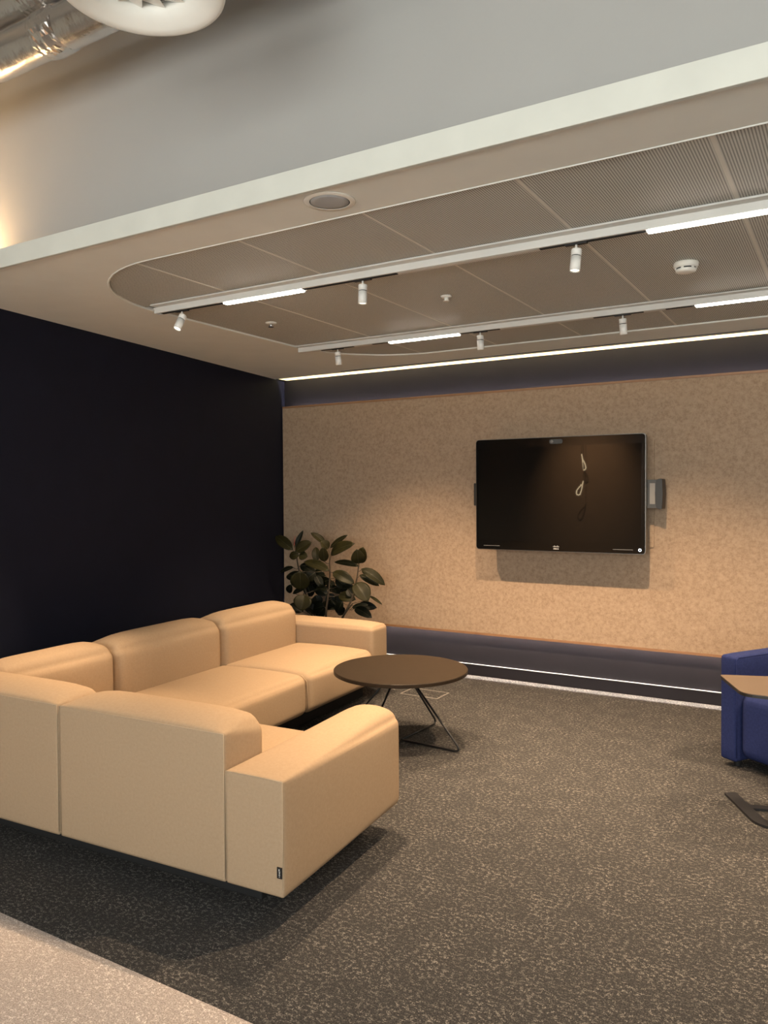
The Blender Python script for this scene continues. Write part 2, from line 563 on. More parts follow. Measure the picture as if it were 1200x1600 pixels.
# closed void over the panels
box('void_cover', (-4.6, 2.9, 2.41, YB, ZC + .13, ZC + .14), M['dark'], ceil)

# --- light cove between the ceiling edge and the back wall
cv = thing('cove_light', 'glowing warm cove light running along the ceiling edge above the felt panel', 'light', (0, 0, 0))
box('diffuser', (xw(YB) + .03, 2.88, YC + .004, YB - .003, ZC + .008, ZC + .014), M['cove'], cv)
box('housing', (xw(YB) + .02, 2.88, YC + .004, YB - .003, ZC + .0145, ZC + .09), M['rail'], cv)
# --- linear slot air diffuser beside the cove
sd = thing('slot_air_diffuser', 'long thin black slot air diffuser in the ceiling beside the cove light', 'air vent', (0, 0, 0))
for k, y in enumerate((5.615, 5.648)):
    box('slot', (-3.78, 2.8, y, y + .015, ZC - .002, ZC - .0002), M['dark'], sd)
box('frame_bar', (-3.785, 2.8, 5.632, 5.646, ZC - .003, ZC - .0002), M['bar'], sd)

# --- skirting with a pale top strip
bb = struct(box('baseboard_back', (-4.55, 2.88, 5.836, YB, 0, .088), M['navy_back'], bevel=.002), 'dark navy skirting under the felt panel')
box('top_strip', (-4.55, 2.88, 5.8345, YB, .0885, .0910), M['skirt_strip'], bb)

# ================================================================== felt wall panel
PF = 5.80
PX0, PX1 = xw(PF) + .012, 2.85
pn = thing('felt_wall_panel', 'wide beige felt wall panel with oak edges behind the screen', 'wall panel', (0, 0, 0))
box('felt_face', (PX0, PX1, PF, PF + .012, .362, 2.272), M['felt'], pn)
box('backing_board', (PX0 + .03, PX1, PF + .0125, PF + .022, .362, 2.272), M['wood'], pn)
box('wood_edge', (PX0, PX1, PF - .002, PF + .022, 2.2725, 2.290), M['wood'], pn, bevel=.001)
box('wood_edge', (PX0, PX1, PF - .002, PF + .022, .343, .3615), M['wood'], pn, bevel=.001)
box('spacer_rail', (PX0 + .1, PX1, PF + .0225, YB - .001, 1.25, 1.33), M['dark'], pn)
box('led_strip', (PX0 + .1, PX1, YB - .016, YB - .004, .452, .458), M['strip'], pn)
box('led_channel', (PX0 + .1, PX1, YB - .018, YB - .001, .4585, .475), M['rail'], pn)
box('led_strip', (PX0 + .1, PX1, YB - .016, YB - .004, 2.197, 2.203), M['strip_top'], pn)
box('led_channel', (PX0 + .1, PX1, YB - .018, YB - .001, 2.18, 2.1965), M['rail'], pn)

# ================================================================== modular sofa
def ticks(n, e):
    base = [-1 + 2 * i / n for i in range(n + 1)]
    extra = [-1 + e * k for k in (.15, .4, .7)] + [1 - e * k for k in (.15, .4, .7)]
    return sorted(set(round(t, 5) for t in base + extra))

def cushion(name, parent, u0, u1, v0, v1, z0, z1, top=.02, front=0.0, side=0.0, ax=None, r_lo=.04, r_hi=.04, n=12, mat=None, lean=False):
    """upholstered block: rounded edges (radius may differ from one end of axis ax to the other) and swelling faces"""
    h = Vector(((u1 - u0) / 2, (v1 - v0) / 2, (z1 - z0) / 2))
    c = Vector(((u0 + u1) / 2, (v0 + v1) / 2, (z0 + z1) / 2))
    rm = max(r_lo, r_hi)
    T = [ticks(n, min(.9, 1.2 * rm / h[i])) for i in range(3)]
    bm = bmesh.new()
    cache = {}
    def vert(a, b, d):
        k = (a, b, d)
        if k in cache:
            return cache[k]
        p = Vector((a * h.x, b * h.y, d * h.z))
        s = 0.5 if ax is None else (k[ax] + 1) / 2
        s = s * s * (3 - 2 * s)
        rr = min(r_lo + (r_hi - r_lo) * s, h.x * .98, h.y * .98, h.z * .98)
        q = Vector([max(-(h[i] - rr), min(h[i] - rr, p[i])) for i in range(3)])
        dlt = p - q
        if dlt.length > 1e-9:
            p = q + dlt.normalized() * rr
        wa, wb, wd = (1 - a * a), (1 - b ** 4), (1 - d ** 4)
        if d > 0:
            if lean:
                s_ = (b + 1) / 2
                p.z += top * d * (1 - a * a) ** .8 * s_ ** .85 * math.sqrt(max(0, 1 - s_ ** 14)) * 1.15
            elif h.x > h.y * 1.3:
                p.z += top * d * (1 - abs(a) ** 7) * (1 - b * b) ** .85
            elif h.y > h.x * 1.3:
                p.z += top * d * (1 - abs(b) ** 7) * (1 - a * a) ** .85
            else:
                p.z += top * d * (1 - a ** 4) * (1 - b ** 4)
        if front:
            if ax == 0:
                p.x += front * max(0, a) * max(0, wb) ** .7 * max(0, wd) ** .7
            else:
                p.y += front * max(0, b) * max(0, 1 - a ** 4) ** .7 * max(0, wd) ** .7
        if side:
            p.x += side * a * max(0, wb) ** .7 * max(0, wd) ** .7
        v = bm.verts.new(c + p)
        cache[k] = v
        return v
    for axis in range(3):
        o1, o2 = [i for i in range(3) if i != axis]
        for sgn in (-1.0, 1.0):
            for i in range(len(T[o1]) - 1):
                for j in range(len(T[o2]) - 1):
                    vs = []
                    for (p, q) in ((i, j), (i + 1, j), (i + 1, j + 1), (i, j + 1)):
                        k = [0, 0, 0]
                        k[axis] = sgn; k[o1] = T[o1][p]; k[o2] = T[o2][q]
                        vs.append(vert(*k))
                    try:
                        bm.faces.new(vs)
                    except ValueError:
                        pass
    o = obj(name, bm, mat or M['sofa'], parent, True)
    return o

def seam(parent, pts, r=.0016, name='seam', mat=None, closed=False):
    bm = bmesh.new()
    tube(bm, pts, r, 6, closed=closed)
    return obj(name, bm, mat or M['seam'], parent, True)

sofa = thing('modular_sofa', 'tan wool modular corner sofa with low back and block arms', 'sofa', (-1.652, 2.083, 0.0), math.radians(3.15))
ZB = 0.12
G = .004
# near arm (block end facing the corridor)
near_arm = cushion('armrest', sofa, -.245, 0.0, 0.0, .905, ZB, .522, top=.047, side=.008, ax=1, r_lo=.006, r_hi=.045, n=16, lean=True)
seam(near_arm, [(-.005, .0025, ZB + .01), (-.0015, .0005, .30), (-.0020, .0015, .5195), (-.12, .0005, .5215), (-.243, .0015, .5200), (-.2445, .0015, ZB + .01)])
# short run: back towards the corridor
back1 = cushion('back_cushion', sofa, -1.088, -.249, 0.0, .262, ZB, .650, top=.040, ax=1, r_lo=.005, r_hi=.060, n=14)
seam(back1, [(-.2505, .001, ZB + .015), (-.2510, .001, .6475), (-.66, .0005, .6495), (-1.086, .001, .6475), (-1.0870, .001, ZB + .015)])
# corner unit: two backs
back2 = cushion('back_cushion', sofa, -2.055, -1.098, 0.0, .262, ZB, .652, top=.040, ax=1, r_lo=.005, r_hi=.060, n=14)
seam(back2, [(-1.0995, .001, ZB + .015), (-1.100, .001, .6495), (-1.55, .0005, .6515), (-2.05, .001, .6495)])
cushion('back_cushion', sofa, -2.055, -1.795, .266, .978, ZB, .640, top=.050, ax=0, r_lo=.012, r_hi=.055, front=.015, n=14)
# long run along the dark wall
cushion('back_cushion', sofa, -2.055, -1.795, .984, 1.884, ZB, .640, top=.055, ax=0, r_lo=.012, r_hi=.055, front=.018, n=14)
cushion('back_cushion', sofa, -2.055, -1.795, 1.890, 2.760, ZB, .640, top=.055, ax=0, r_lo=.012, r_hi=.055, front=.018, n=14)
# seats
SZ = .372
cushion('seat_cushion', sofa, -1.088, -.249, .266, .935, ZB, SZ, top=.022, ax=1, r_lo=.02, r_hi=.05, front=.012, n=12)
cushion('seat_cushion', sofa, -1.790, -1.094, .266, .978, ZB, SZ, top=.022, r_lo=.02, r_hi=.02, n=10)
for v0, v1 in ((.984, 1.884), (1.890, 2.742)):
    s = cushion('seat_cushion', sofa, -1.790, -1.135, v0, v1, ZB, SZ, top=.024, ax=0, r_lo=.02, r_hi=.050, front=.014, n=14)
    if v0 < 1:
        seam(s, [(-1.60, v1 + .003, SZ - .006), (-1.35, v1 + .003, SZ - .002), (-1.18, v1 + .003, SZ - .010), (-1.142, v1 + .003, SZ - .045), (-1.137, v1 + .003, .25), (-1.140, v1 + .003, ZB + .03)], r=.0022)
# far arm
far_arm = cushion('armrest', sofa, -2.055, -1.150, 2.746, 2.985, ZB, .522, top=.03, ax=0, r_lo=.02, r_hi=.028, front=.004, n=14)
seam(far_arm, [(-1.159, 2.757, .30), (-1.159, 2.757, .45), (-1.160, 2.758, .508)], r=.0016)
# recessed plinths
bm = bmesh.new(); bx(bm, -1.93, -.20, .145, .80, 0.0, ZB + .02, bevel=.006)
obj('plinth', bm, M['plinth'], sofa)
bm = bmesh.new(); bx(bm, -1.93, -1.28, .805, 2.84, 0.0, ZB + .02, bevel=.006)
obj('plinth', bm, M['plinth'], sofa)
# woven tag on the near arm
tg = box('fabric_tag', (-.024, -.004, -.0035, -.0005, .188, .226), M['black'], sofa)
bm = bmesh.new()
for (x0, x1, z0, z1) in ((-.0165, -.0130, .2150, .2205), (-.0165, -.0105, .2110, .2128), (-.0150, -.0118, .2035, .2090), (-.0165, -.0105, .1990, .2010), (-.0150, -.0125, .1930, .1960)):
    bx(bm, x0, x1, -.0040, -.0034, z0, z1)
obj('tag_mark', bm, M['mark'], tg)

# ================================================================== round coffee table
tb = thing('coffee_table', 'round dark brown coffee table on black bent wire legs', 'table', (-2.329, 4.08, 0.0), math.radians(-4))
bm = bmesh.new()
RT = .402
lathe(bm, [(0, .415), (RT - .008, .415), (RT, .419), (RT, .436), (RT - .003, .4395), (RT - .006, .440), (0, .440)], 72)
obj('table_top', bm, M['table_top'], tb)
bm = bmesh.new()
lathe(bm, [(0, .407), (.10, .407), (.10, .4148), (0, .4148)], 32)
obj('mounting_plate', bm, M['black'], tb)
for k in range(4):
    a = k * PI / 2
    c, s = math.cos(a), math.sin(a)
    path = round_path([(.055, 0.0, .4065), (.418, 0.0, .008), (.010, 0.0, .008)], .055, 8)
    bm = bmesh.new()
    tube(bm, [(p.x * c, p.x * s, p.z) for p in path], .0062, 10)
    obj('leg', bm, M['black'], tb, True)

# ================================================================== wall display
TX0, TX1, TZ0, TZ1, TY = -2.512, -1.236, 1.050, 1.892, 5.59
tv = thing('video_display', 'black flat video conferencing screen hung on the felt panel', 'screen', (0, 0, 0))
def rr_xz(x0, x1, z0, z1, r, n=6):
    return rounded_poly([(x0, z0), (x1, z0), (x1, z1), (x0, z1)], r, n)
def plate_xz(name, pts, y0, y1, mat, parent):
    bm = bmesh.new()
    a = [bm.verts.new((p[0], y0, p[1])) for p in pts]
    b = [bm.verts.new((p[0], y1, p[1])) for p in pts]
    bm.faces.new(a); bm.faces.new(b[::-1])
    for i in range(len(pts)):
        j = (i + 1) % len(pts)
        bm.faces.new((a[j], a[i], b[i], b[j]))
    return obj(name, bm, mat, parent)
plate_xz('housing', rr_xz(TX0, TX1, TZ0, TZ1, .028), TY + .004, TY + .050, M['silver'], tv)
bez = plate_xz('bezel', rr_xz(TX0 + .004, TX1 - .004, TZ0 + .004, TZ1 - .004, .025), TY, TY + .0038, M['bezel'], tv)
plate_xz('screen_glass', rr_xz(TX0 + .026, TX1 - .026, TZ0 + .070, TZ1 - .068, .004), TY - .0012, TY - .0002, M['glass_black'], tv)
cx = (TX0 + TX1) / 2
cm = plate_xz('camera_window', rr_xz(cx - .050, cx + .050, TZ1 - .052, TZ1 - .018, .016), TY - .002, TY - .0002, M['grey_plastic'], bez)
bm = bmesh.new()
lathe(bm, [(0, 0), (.011, 0), (.011, .004), (0, .004)], 20)
for v in bm.verts:
    v.co = Vector((cx - .030 + v.co.x, TY - .0022 - v.co.z, TZ1 - .035 + v.co.y))
obj('camera_lens', bm, M['light_plastic'], bez, True)
for x0, x1, z in ((TX0 + .065, TX0 + .195, TZ0 + .031), (TX1 - .225, TX1 - .085, TZ0 + .031)):
    box('speaker_slot', (x0, x1, TY - .0015, TY - .0002, z - .0022, z + .0022), M['mark_dim'], bez)
# bridge-shaped mark: nine bars over the word
bm = bmesh.new()
for i, hh in enumerate((.005, .009, .014, .009, .005, .009, .014, .009, .005)):
    x = cx - .022 + i * .0055
    bx(bm, x - .0011, x + .0011, TY - .0016, TY - .0003, TZ0 + .036 - hh * .25, TZ0 + .036 + hh * .75)
obj('logo_bars', bm, M['mark'], bez)
fc = bpy.data.curves.new('logo_word', 'FONT')
fc.body = 'cisco'
fc.size = .021
fc.align_x = 'CENTER'
fc.extrude = .0004
fo = bpy.data.objects.new('logo_word_curve', fc)
COL.objects.link(fo)
bpy.context.view_layer.update()
me = bpy.data.meshes.new_from_object(fo.evaluated_get(bpy.context.evaluated_depsgraph_get()))
bpy.data.objects.remove(fo, do_unlink=True)
for v in me.vertices:
    v.co = Vector((cx + v.co.x, TY - .0010 - v.co.z, TZ0 + .017 + v.co.y))
link('logo_word', me, M['mark'], bez)
bm = bmesh.new()
tube(bm, [(TX1 - .038 + .0085 * math.cos(2 * PI * k / 24), TY - .0018, TZ0 + .031 + .0085 * math.sin(2 * PI * k / 24)) for k in range(24)], .0026, 6, closed=True)
obj('power_button_ring', bm, M['power'], bez, True)
# bracket behind the screen that sticks out on both sides
br = plate_xz('bracket_bar', rr_xz(-2.54, -1.175, 1.372, 1.570, .012), 5.655, 5.745, M['grey_plastic'], tv)
box('bracket_window', (-1.222, -1.186, 5.650, 5.6548, 1.400, 1.545), M['light_plastic'], br)
plate_xz('end_cap', rounded_poly([(-1.178, 1.372), (-1.140, 1.362), (-1.134, 1.47), (-1.140, 1.578), (-1.178, 1.570), (-1.186, 1.47)], .012, 4), 5.645, 5.755, M['black'], br)
plate_xz('end_cap', rr_xz(-2.556, -2.54, 1.385, 1.560, .006), 5.650, 5.750, M['black'], br)
box('mount_block', (-2.15, -1.60, 5.640, 5.655, 1.20, 1.74), M['black'], tv)
box('mount_block', (-2.05, -1.70, 5.745, 5.788, 1.34, 1.60), M['black'], tv)
plate_xz('wall_plate', rr_xz(-2.50, -1.222, 1.090, 1.855, .006), 5.788, 5.7995, M['felt'], tv)

# ================================================================== blue armchair
ch = thing('armchair', 'royal blue wool armchair cut off by the right edge', 'chair', (-.622, 4.600, 0.0), math.radians(-32.7))
cushion('armrest', ch, 0.0, .105, 0.0, .76, .035, .602, top=.006, ax=1, r_lo=.018, r_hi=.018, n=8, mat=M['blue'])
cushion('armrest', ch, .715, .82, 0.0, .76, .035, .602, top=.006, ax=1, r_lo=.018, r_hi=.018, n=8, mat=M['blue'])
cushion('seat_cushion', ch, .108, .712, .012, .60, .06, .415, top=.012, ax=1, r_lo=.055, r_hi=.03, n=12, mat=M['blue'])
cushion('backrest', ch, .108, .712, .585, .76, .05, .70, top=.01, r_lo=.04, r_hi=.04, n=10, mat=M['blue'])
seam(ch, [(.1055, .004, .06), (.1055, .0035, .30), (.103, .004, .588), (.1035, .02, .598), (.104, .40, .600), (.104, .74, .598)], r=.0018, mat=M['blue'])
for fx in (.06, .76):
    for fy in (.07, .69):
        bm = bmesh.new(); lathe(bm, [(0, 0), (.02, 0), (.022, .036), (0, .036)], 16, fx, fy)
        obj('foot', bm, M['black'], ch)

# ================================================================== laptop side table
lt = thing('laptop_table', 'small laptop side table with brown top beside the blue armchair', 'table', (-.25, 4.0, 0.0))
bm = bmesh.new()
pts = rounded_poly([(-.555, 4.098), (-.418, 3.772), (-.10, 3.772), (-.10, 4.262)], [.02, .055, .06, .06], 7)
prism(bm, [(p[0] + .25, p[1] - 4.0) for p in pts], .584, .5965)
obj('under_edge', bm, M['black'], lt)
bm = bmesh.new()
prism(bm, [(p[0] + .25, p[1] - 4.0) for p in pts], .5966, .600)
obj('table_top', bm, M['laptop_top'], lt)
def bar_xy(bm, path, w, z0, z1):
    path = [Vector((p[0], p[1])) for p in path]
    L, Rr = [], []
    for i, p in enumerate(path):
        t = (path[min(i + 1, len(path) - 1)] - path[max(i - 1, 0)]).normalized()
        nrm = Vector((-t.y, t.x))
        L.append(p + nrm * w / 2); Rr.append(p - nrm * w / 2)
    prism(bm, [tuple(q) for q in L + Rr[::-1]], z0, z1)
bm = bmesh.new()
p1 = round_path([(-.512, 4.155, 0), (-.335, 3.822, 0), (-.11, 3.90, 0)], .075, 8)
bar_xy(bm, [(p.x + .25, p.y - 4.0) for p in p1], .058, 0.0, .012)
bar_xy(bm, [(-.430 + .25, .010), (-.30 + .25, .052), (-.11 + .25, .075)], .045, .0003, .0117)
obj('base', bm, M['black'], lt)
bm = bmesh.new(); bx(bm, .10, .14, -.08, .08, .0121, .584, bevel=.006)
obj('column', bm, M['black'], lt)

# ================================================================== rubber plant
pl = thing('rubber_plant', 'bushy dark leaved rubber plant in the corner behind the sofa', 'plant', (-3.76, 5.38, 0.0))
PO = Vector((-3.76, 5.38, 0.0))
bm = bmesh.new()
lathe(bm, [(0, 0), (.13, 0), (.165, .30), (.165, .33), (.150, .33), (.145, .29), (0, .29)], 36, cap=False)
obj('pot', bm, M['pot'], pl, True)
bm = bmesh.new()
lathe(bm, [(0, .291), (.143, .291), (.10, .302), (0, .306)], 24, cap=False)
obj('soil', bm, M['soil'], pl)
stems = [[(-4.125, 5.4, 1.045), (-4.102, 5.4, 0.945), (-4.088, 5.4, 0.854), (-4.011, 5.4, 0.657), (-3.918, 5.4, 0.454), (-3.80, 5.38, .29)],
         [(-3.736, 5.36, 1.006), (-3.727, 5.36, 0.829), (-3.745, 5.36, 0.651), (-3.78, 5.36, 0.461), (-3.77, 5.38, .29)],
         [(-3.465, 5.4, 0.943), (-3.485, 5.4, 0.811), (-3.528, 5.4, 0.633), (-3.625, 5.4, 0.476), (-3.72, 5.39, .29)],
         [(-3.991, 5.35, 0.646), (-4.025, 5.35, 0.553), (-3.893, 5.35, 0.454), (-3.80, 5.36, .29)],
         [(-3.500, 5.35, 0.590), (-3.591, 5.35, 0.486), (-3.73, 5.36, .29)]]
allp = []
for st in stems:
    pth = round_path(st, .08, 5)
    bm = bmesh.new()
    tube(bm, [Vector(p) - PO for p in pth], .0045, 8, r2=.010)
    obj('stem', bm, M['stem'], pl, True)
    allp += [Vector(p) for p in pth]
for tip in ((-4.128, 5.4, 1.04), (-3.462, 5.4, .935)):
    bm = bmesh.new()
    tube(bm, [Vector(tip) - PO, Vector(tip) - PO + Vector((.004, 0, .04)), Vector(tip) - PO + Vector((.006, 0, .085))], .006, 8, r2=.0015)
    obj('leaf_bud', bm, M['bud'], pl, True)
LEAVES = [
  (-4.128, 5.38, 1.005, -4.333, 5.399, 1.123, 0.083),
  (-4.181, 5.48, 1.006, -4.125, 5.523, 1.168, 0.037),
  (-4.023, 5.28, 1.002, -3.886, 5.321, 1.084, 0.086),
  (-3.969, 5.26, 0.983, -4.065, 5.246, 0.958, 0.061),
  (-3.985, 5.28, 0.972, -3.906, 5.288, 0.961, 0.068),
  (-3.889, 5.524, 1.058, -3.999, 5.468, 1.153, 0.054),
  (-3.808, 5.455, 1.02, -3.855, 5.415, 1.088, 0.073),
  (-3.799, 5.467, 1.028, -3.625, 5.466, 1.141, 0.043),
  (-3.699, 5.33, 0.987, -3.445, 5.286, 1.089, 0.094),
  (-3.914, 5.425, 0.91, -3.947, 5.465, 1.033, 0.062),
  (-3.694, 5.23, 0.934, -3.669, 5.179, 1.057, 0.068),
  (-3.409, 5.3, 0.923, -3.389, 5.247, 1.041, 0.096),
  (-3.463, 5.4, 0.917, -3.391, 5.345, 1.053, 0.087),
  (-3.612, 5.18, 0.868, -3.892, 5.215, 0.936, 0.075),
  (-3.477, 5.414, 0.89, -3.695, 5.369, 0.925, 0.048),
  (-3.432, 5.38, 0.874, -3.23, 5.415, 0.753, 0.076),
  (-3.479, 5.426, 0.817, -3.32, 5.472, 0.734, 0.055),
  (-3.611, 5.23, 0.851, -3.413, 5.241, 0.772, 0.081),
  (-3.9, 5.18, 0.851, -3.932, 5.223, 0.689, 0.141),
  (-3.811, 5.491, 0.754, -4.097, 5.536, 0.674, 0.09),
  (-3.391, 5.23, 0.777, -3.256, 5.196, 0.643, 0.121),
  (-3.387, 5.438, 0.646, -3.245, 5.388, 0.597, 0.023),
  (-3.896, 5.23, 0.652, -3.889, 5.168, 0.528, 0.131),
  (-3.69, 5.428, 0.637, -3.525, 5.431, 0.612, 0.078),
  (-3.527, 5.381, 0.549, -3.379, 5.392, 0.587, 0.039),
  (-3.432, 5.28, 0.567, -3.257, 5.247, 0.512, 0.075),
  (-3.958, 5.511, 0.509, -3.75, 5.499, 0.524, 0.084),
  (-4.082, 5.431, 0.879, -3.922, 5.418, 0.81, 0.083),
  (-4.044, 5.493, 0.784, -3.83, 5.43, 0.8, 0.075),
  (-3.89, 5.536, 0.695, -3.707, 5.469, 0.648, 0.065),
  (-3.738, 5.5, 0.707, -3.597, 5.531, 0.701, 0.053),
  (-4.124, 5.383, 0.854, -4.303, 5.407, 0.798, 0.046),
  (-3.608, 5.439, 0.694, -3.543, 5.438, 0.635, 0.078),
  (-3.908, 5.381, 0.67, -3.731, 5.317, 0.701, 0.069),
  (-4.169, 5.409, 0.702, -4.241, 5.454, 0.617, 0.053),
  (-3.864, 5.411, 0.574, -3.973, 5.432, 0.59, 0.06),
  (-3.77, 5.529, 0.511, -3.734, 5.572, 0.455, 0.07),
  (-4.175, 5.435, 0.625, -4.028, 5.408, 0.674, 0.053),
  (-3.818, 5.464, 0.643, -3.791, 5.487, 0.533, 0.078),
  (-3.903, 5.397, 0.628, -3.885, 5.417, 0.536, 0.078),
  (-3.804, 5.508, 0.676, -3.87, 5.541, 0.742, 0.061),
  (-3.625, 5.386, 0.593, -3.709, 5.429, 0.475, 0.068),
  (-3.777, 5.395, 0.646, -3.896, 5.365, 0.687, 0.075),
  (-3.751, 5.478, 0.77, -3.666, 5.518, 0.688, 0.087),
  (-4.027, 5.434, 0.718, -4.0, 5.475, 0.599, 0.084),
  (-4.088, 5.467, 0.466, -4.215, 5.435, 0.523, 0.082),
  (-3.983, 5.431, 0.824, -4.049, 5.382, 0.774, 0.064),
  (-3.902, 5.393, 0.825, -3.969, 5.34, 0.751, 0.089),
  (-3.803, 5.49, 0.605, -3.718, 5.54, 0.523, 0.074),
  (-3.893, 5.406, 0.483, -3.996, 5.342, 0.558, 0.084),
  (-3.962, 5.538, 0.737, -3.989, 5.532, 0.654, 0.088),
  (-3.845, 5.445, 0.535, -3.912, 5.403, 0.423, 0.089),
  (-4.117, 5.475, 0.743, -4.292, 5.504, 0.774, 0.097),
  (-3.85, 5.453, 0.807, -4.007, 5.434, 0.757, 0.067),
  (-3.998, 5.389, 0.714, -4.185, 5.429, 0.764, 0.061),
  (-3.895, 5.385, 0.801, -3.817, 5.374, 0.697, 0.063),
  (-3.794, 5.514, 0.671, -3.584, 5.46, 0.697, 0.062),
  (-3.729, 5.497, 0.793, -3.646, 5.541, 0.744, 0.066),
  (-3.525, 5.481, 0.567, -3.367, 5.505, 0.545, 0.063),
  (-3.815, 5.397, 0.54, -3.924, 5.379, 0.507, 0.094),
  (-3.929, 5.404, 0.742, -4.103, 5.435, 0.732, 0.068),
  (-4.034, 5.427, 0.795, -4.149, 5.412, 0.745, 0.081),
]
OLIVE = {12, 5, 6}
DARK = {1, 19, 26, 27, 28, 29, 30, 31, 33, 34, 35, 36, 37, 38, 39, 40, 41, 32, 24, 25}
rl = random.Random(3)
for i, (x0, y0, z0, x1, y1, z1, w) in enumerate(LEAVES):
    a = Vector((x0, y0, z0)); b = Vector((x1, y1, z1))
    ax = b - a
    Ln = ax.length
    ax.normalize()
    face = Vector((.45, -.75, .45 + rl.uniform(-.3, .3))).normalized()
    side = ax.cross(face).normalized()
    nrm = side.cross(ax).normalized()
    bm = bmesh.new()
    nl, nw = 9, 4
    grid = []
    bend = rl.uniform(.03, .10) * Ln
    for k in range(nl + 1):
        s = k / nl
        hw = w * .62 * (math.sin(PI * min(1, s * .98 + .02)) ** .62) * (1.0 - .12 * s) if 0 < s < 1 else (.0025 if s == 0 else .0008)
        row = []
        for j in range(-nw, nw + 1):
            t = j / nw
            p = a + ax * (Ln * s) + side * (hw * t) + nrm * (abs(t) * hw * .22 + bend * math.sin(PI * s) - bend * .6 * s)
            row.append(p - PO)
        grid.append(row)
    V = [[bm.verts.new(p) for p in row] for row in grid]
    Vb = [[bm.verts.new(p - nrm * .0012) for p in row] for row in grid]
    for k in range(nl):
        for j in range(2 * nw):
            bm.faces.new((V[k][j], V[k][j + 1], V[k + 1][j + 1], V[k + 1][j]))
            bm.faces.new((Vb[k][j + 1], Vb[k][j], Vb[k + 1][j], Vb[k + 1][j + 1]))
    for k in range(nl):
        for j in (0, 2 * nw):
            bm.faces.new((V[k][j], V[k + 1][j], Vb[k + 1][j], Vb[k][j]))
    for j in range(2 * nw):
        for k in (0, nl):
            bm.faces.new((V[k][j], V[k][j + 1], Vb[k][j + 1], Vb[k][j]))
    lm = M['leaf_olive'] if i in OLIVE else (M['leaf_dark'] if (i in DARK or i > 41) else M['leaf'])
    lf = obj('leaf', bm, lm, pl, True)
    bm = bmesh.new()
    tube(bm, [grid[k][nw] + nrm * .0006 for k in range(nl + 1)], .0013, 5, r2=.0004)
    obj('midrib', bm, M['rib'], lf, True)
    # petiole to the nearest lower stem point
    near = min(allp, key=lambda p: (p - a).length + (0.3 if p.z > a.z else 0))
    bm = bmesh.new()
    mid = (a + near) / 2 + Vector((0, 0, -.01))
    tube(bm, [near - PO, mid - PO, a + ax * .004 - PO], .0022, 6)
    obj('leaf_stalk', bm, M['stem'], lf, True)

# ================================================================== lighting tracks and spotlights
def rail(label, y0, y1, x0, x1, leds, blacks, whites, group='lighting tracks'):
    t = thing('lighting_track', label, 'light track', (0, 0, 0), group=group)
    zb = 2.494
    box('flange', (x0 + .01, x1, y0 - .042, y1 + .02, ZC - .004, ZC + .004), M['rail'], t, bevel=.001)
    box('side_wall', (x0, x1, y0, y0 + .012, zb, ZC - .0042), M['rail'], t, bevel=.001)
    box('side_wall', (x0, x1, y1 - .012, y1, zb, ZC - .0042), M['rail'], t, bevel=.001)
    box('end_cap', (x0 - .003, x0 - .0002, y0, y1, zb, ZC - .0042), M['rail'], t)
    box('slot_floor', (x0, x1, y0 + .0125, y1 - .0125, ZC - .012, ZC - .0045), M['dark'], t)
    for a, b in leds:
        box('led_bar', (a, b, y0 + .0128, y1 - .002, zb - .007, zb + .010), M['led'], t, bevel=.002)
    for a, b in blacks:
        box('slot_insert', (a, b, y0 + .0128, y1 - .0125, zb - .002, zb + .004), M['dark'], t)
    for a, b in whites:
        box('slot_cover', (a, b, y0 + .0128, y1 - .0125, zb - .0005, zb + .004), M['rail'], t)
    return t
rail('white lighting track nearer the corridor', R1Y[0], R1Y[1], -3.335, 2.3, [(-2.842, -2.335), (-.690, .32)],
     [(-3.30, -2.845), (-2.332, -1.80), (-1.12, -.693), (.323, .70)], [(-1.797, -1.123), (.703, 2.3)])
rail('white lighting track nearer the screen wall', R2Y[0], R2Y[1], -3.405, 2.3, [(-2.668, -2.155), (-.745, .27)],
     [(-3.22, -2.95), (-2.80, -2.671), (-2.152, -1.88), (-1.30, -1.02), (-.90, -.748), (.273, .6)], [(-3.40, -3.223), (-2.947, -2.803), (-1.877, -1.303), (-1.017, -.903), (.603, 2.3)])

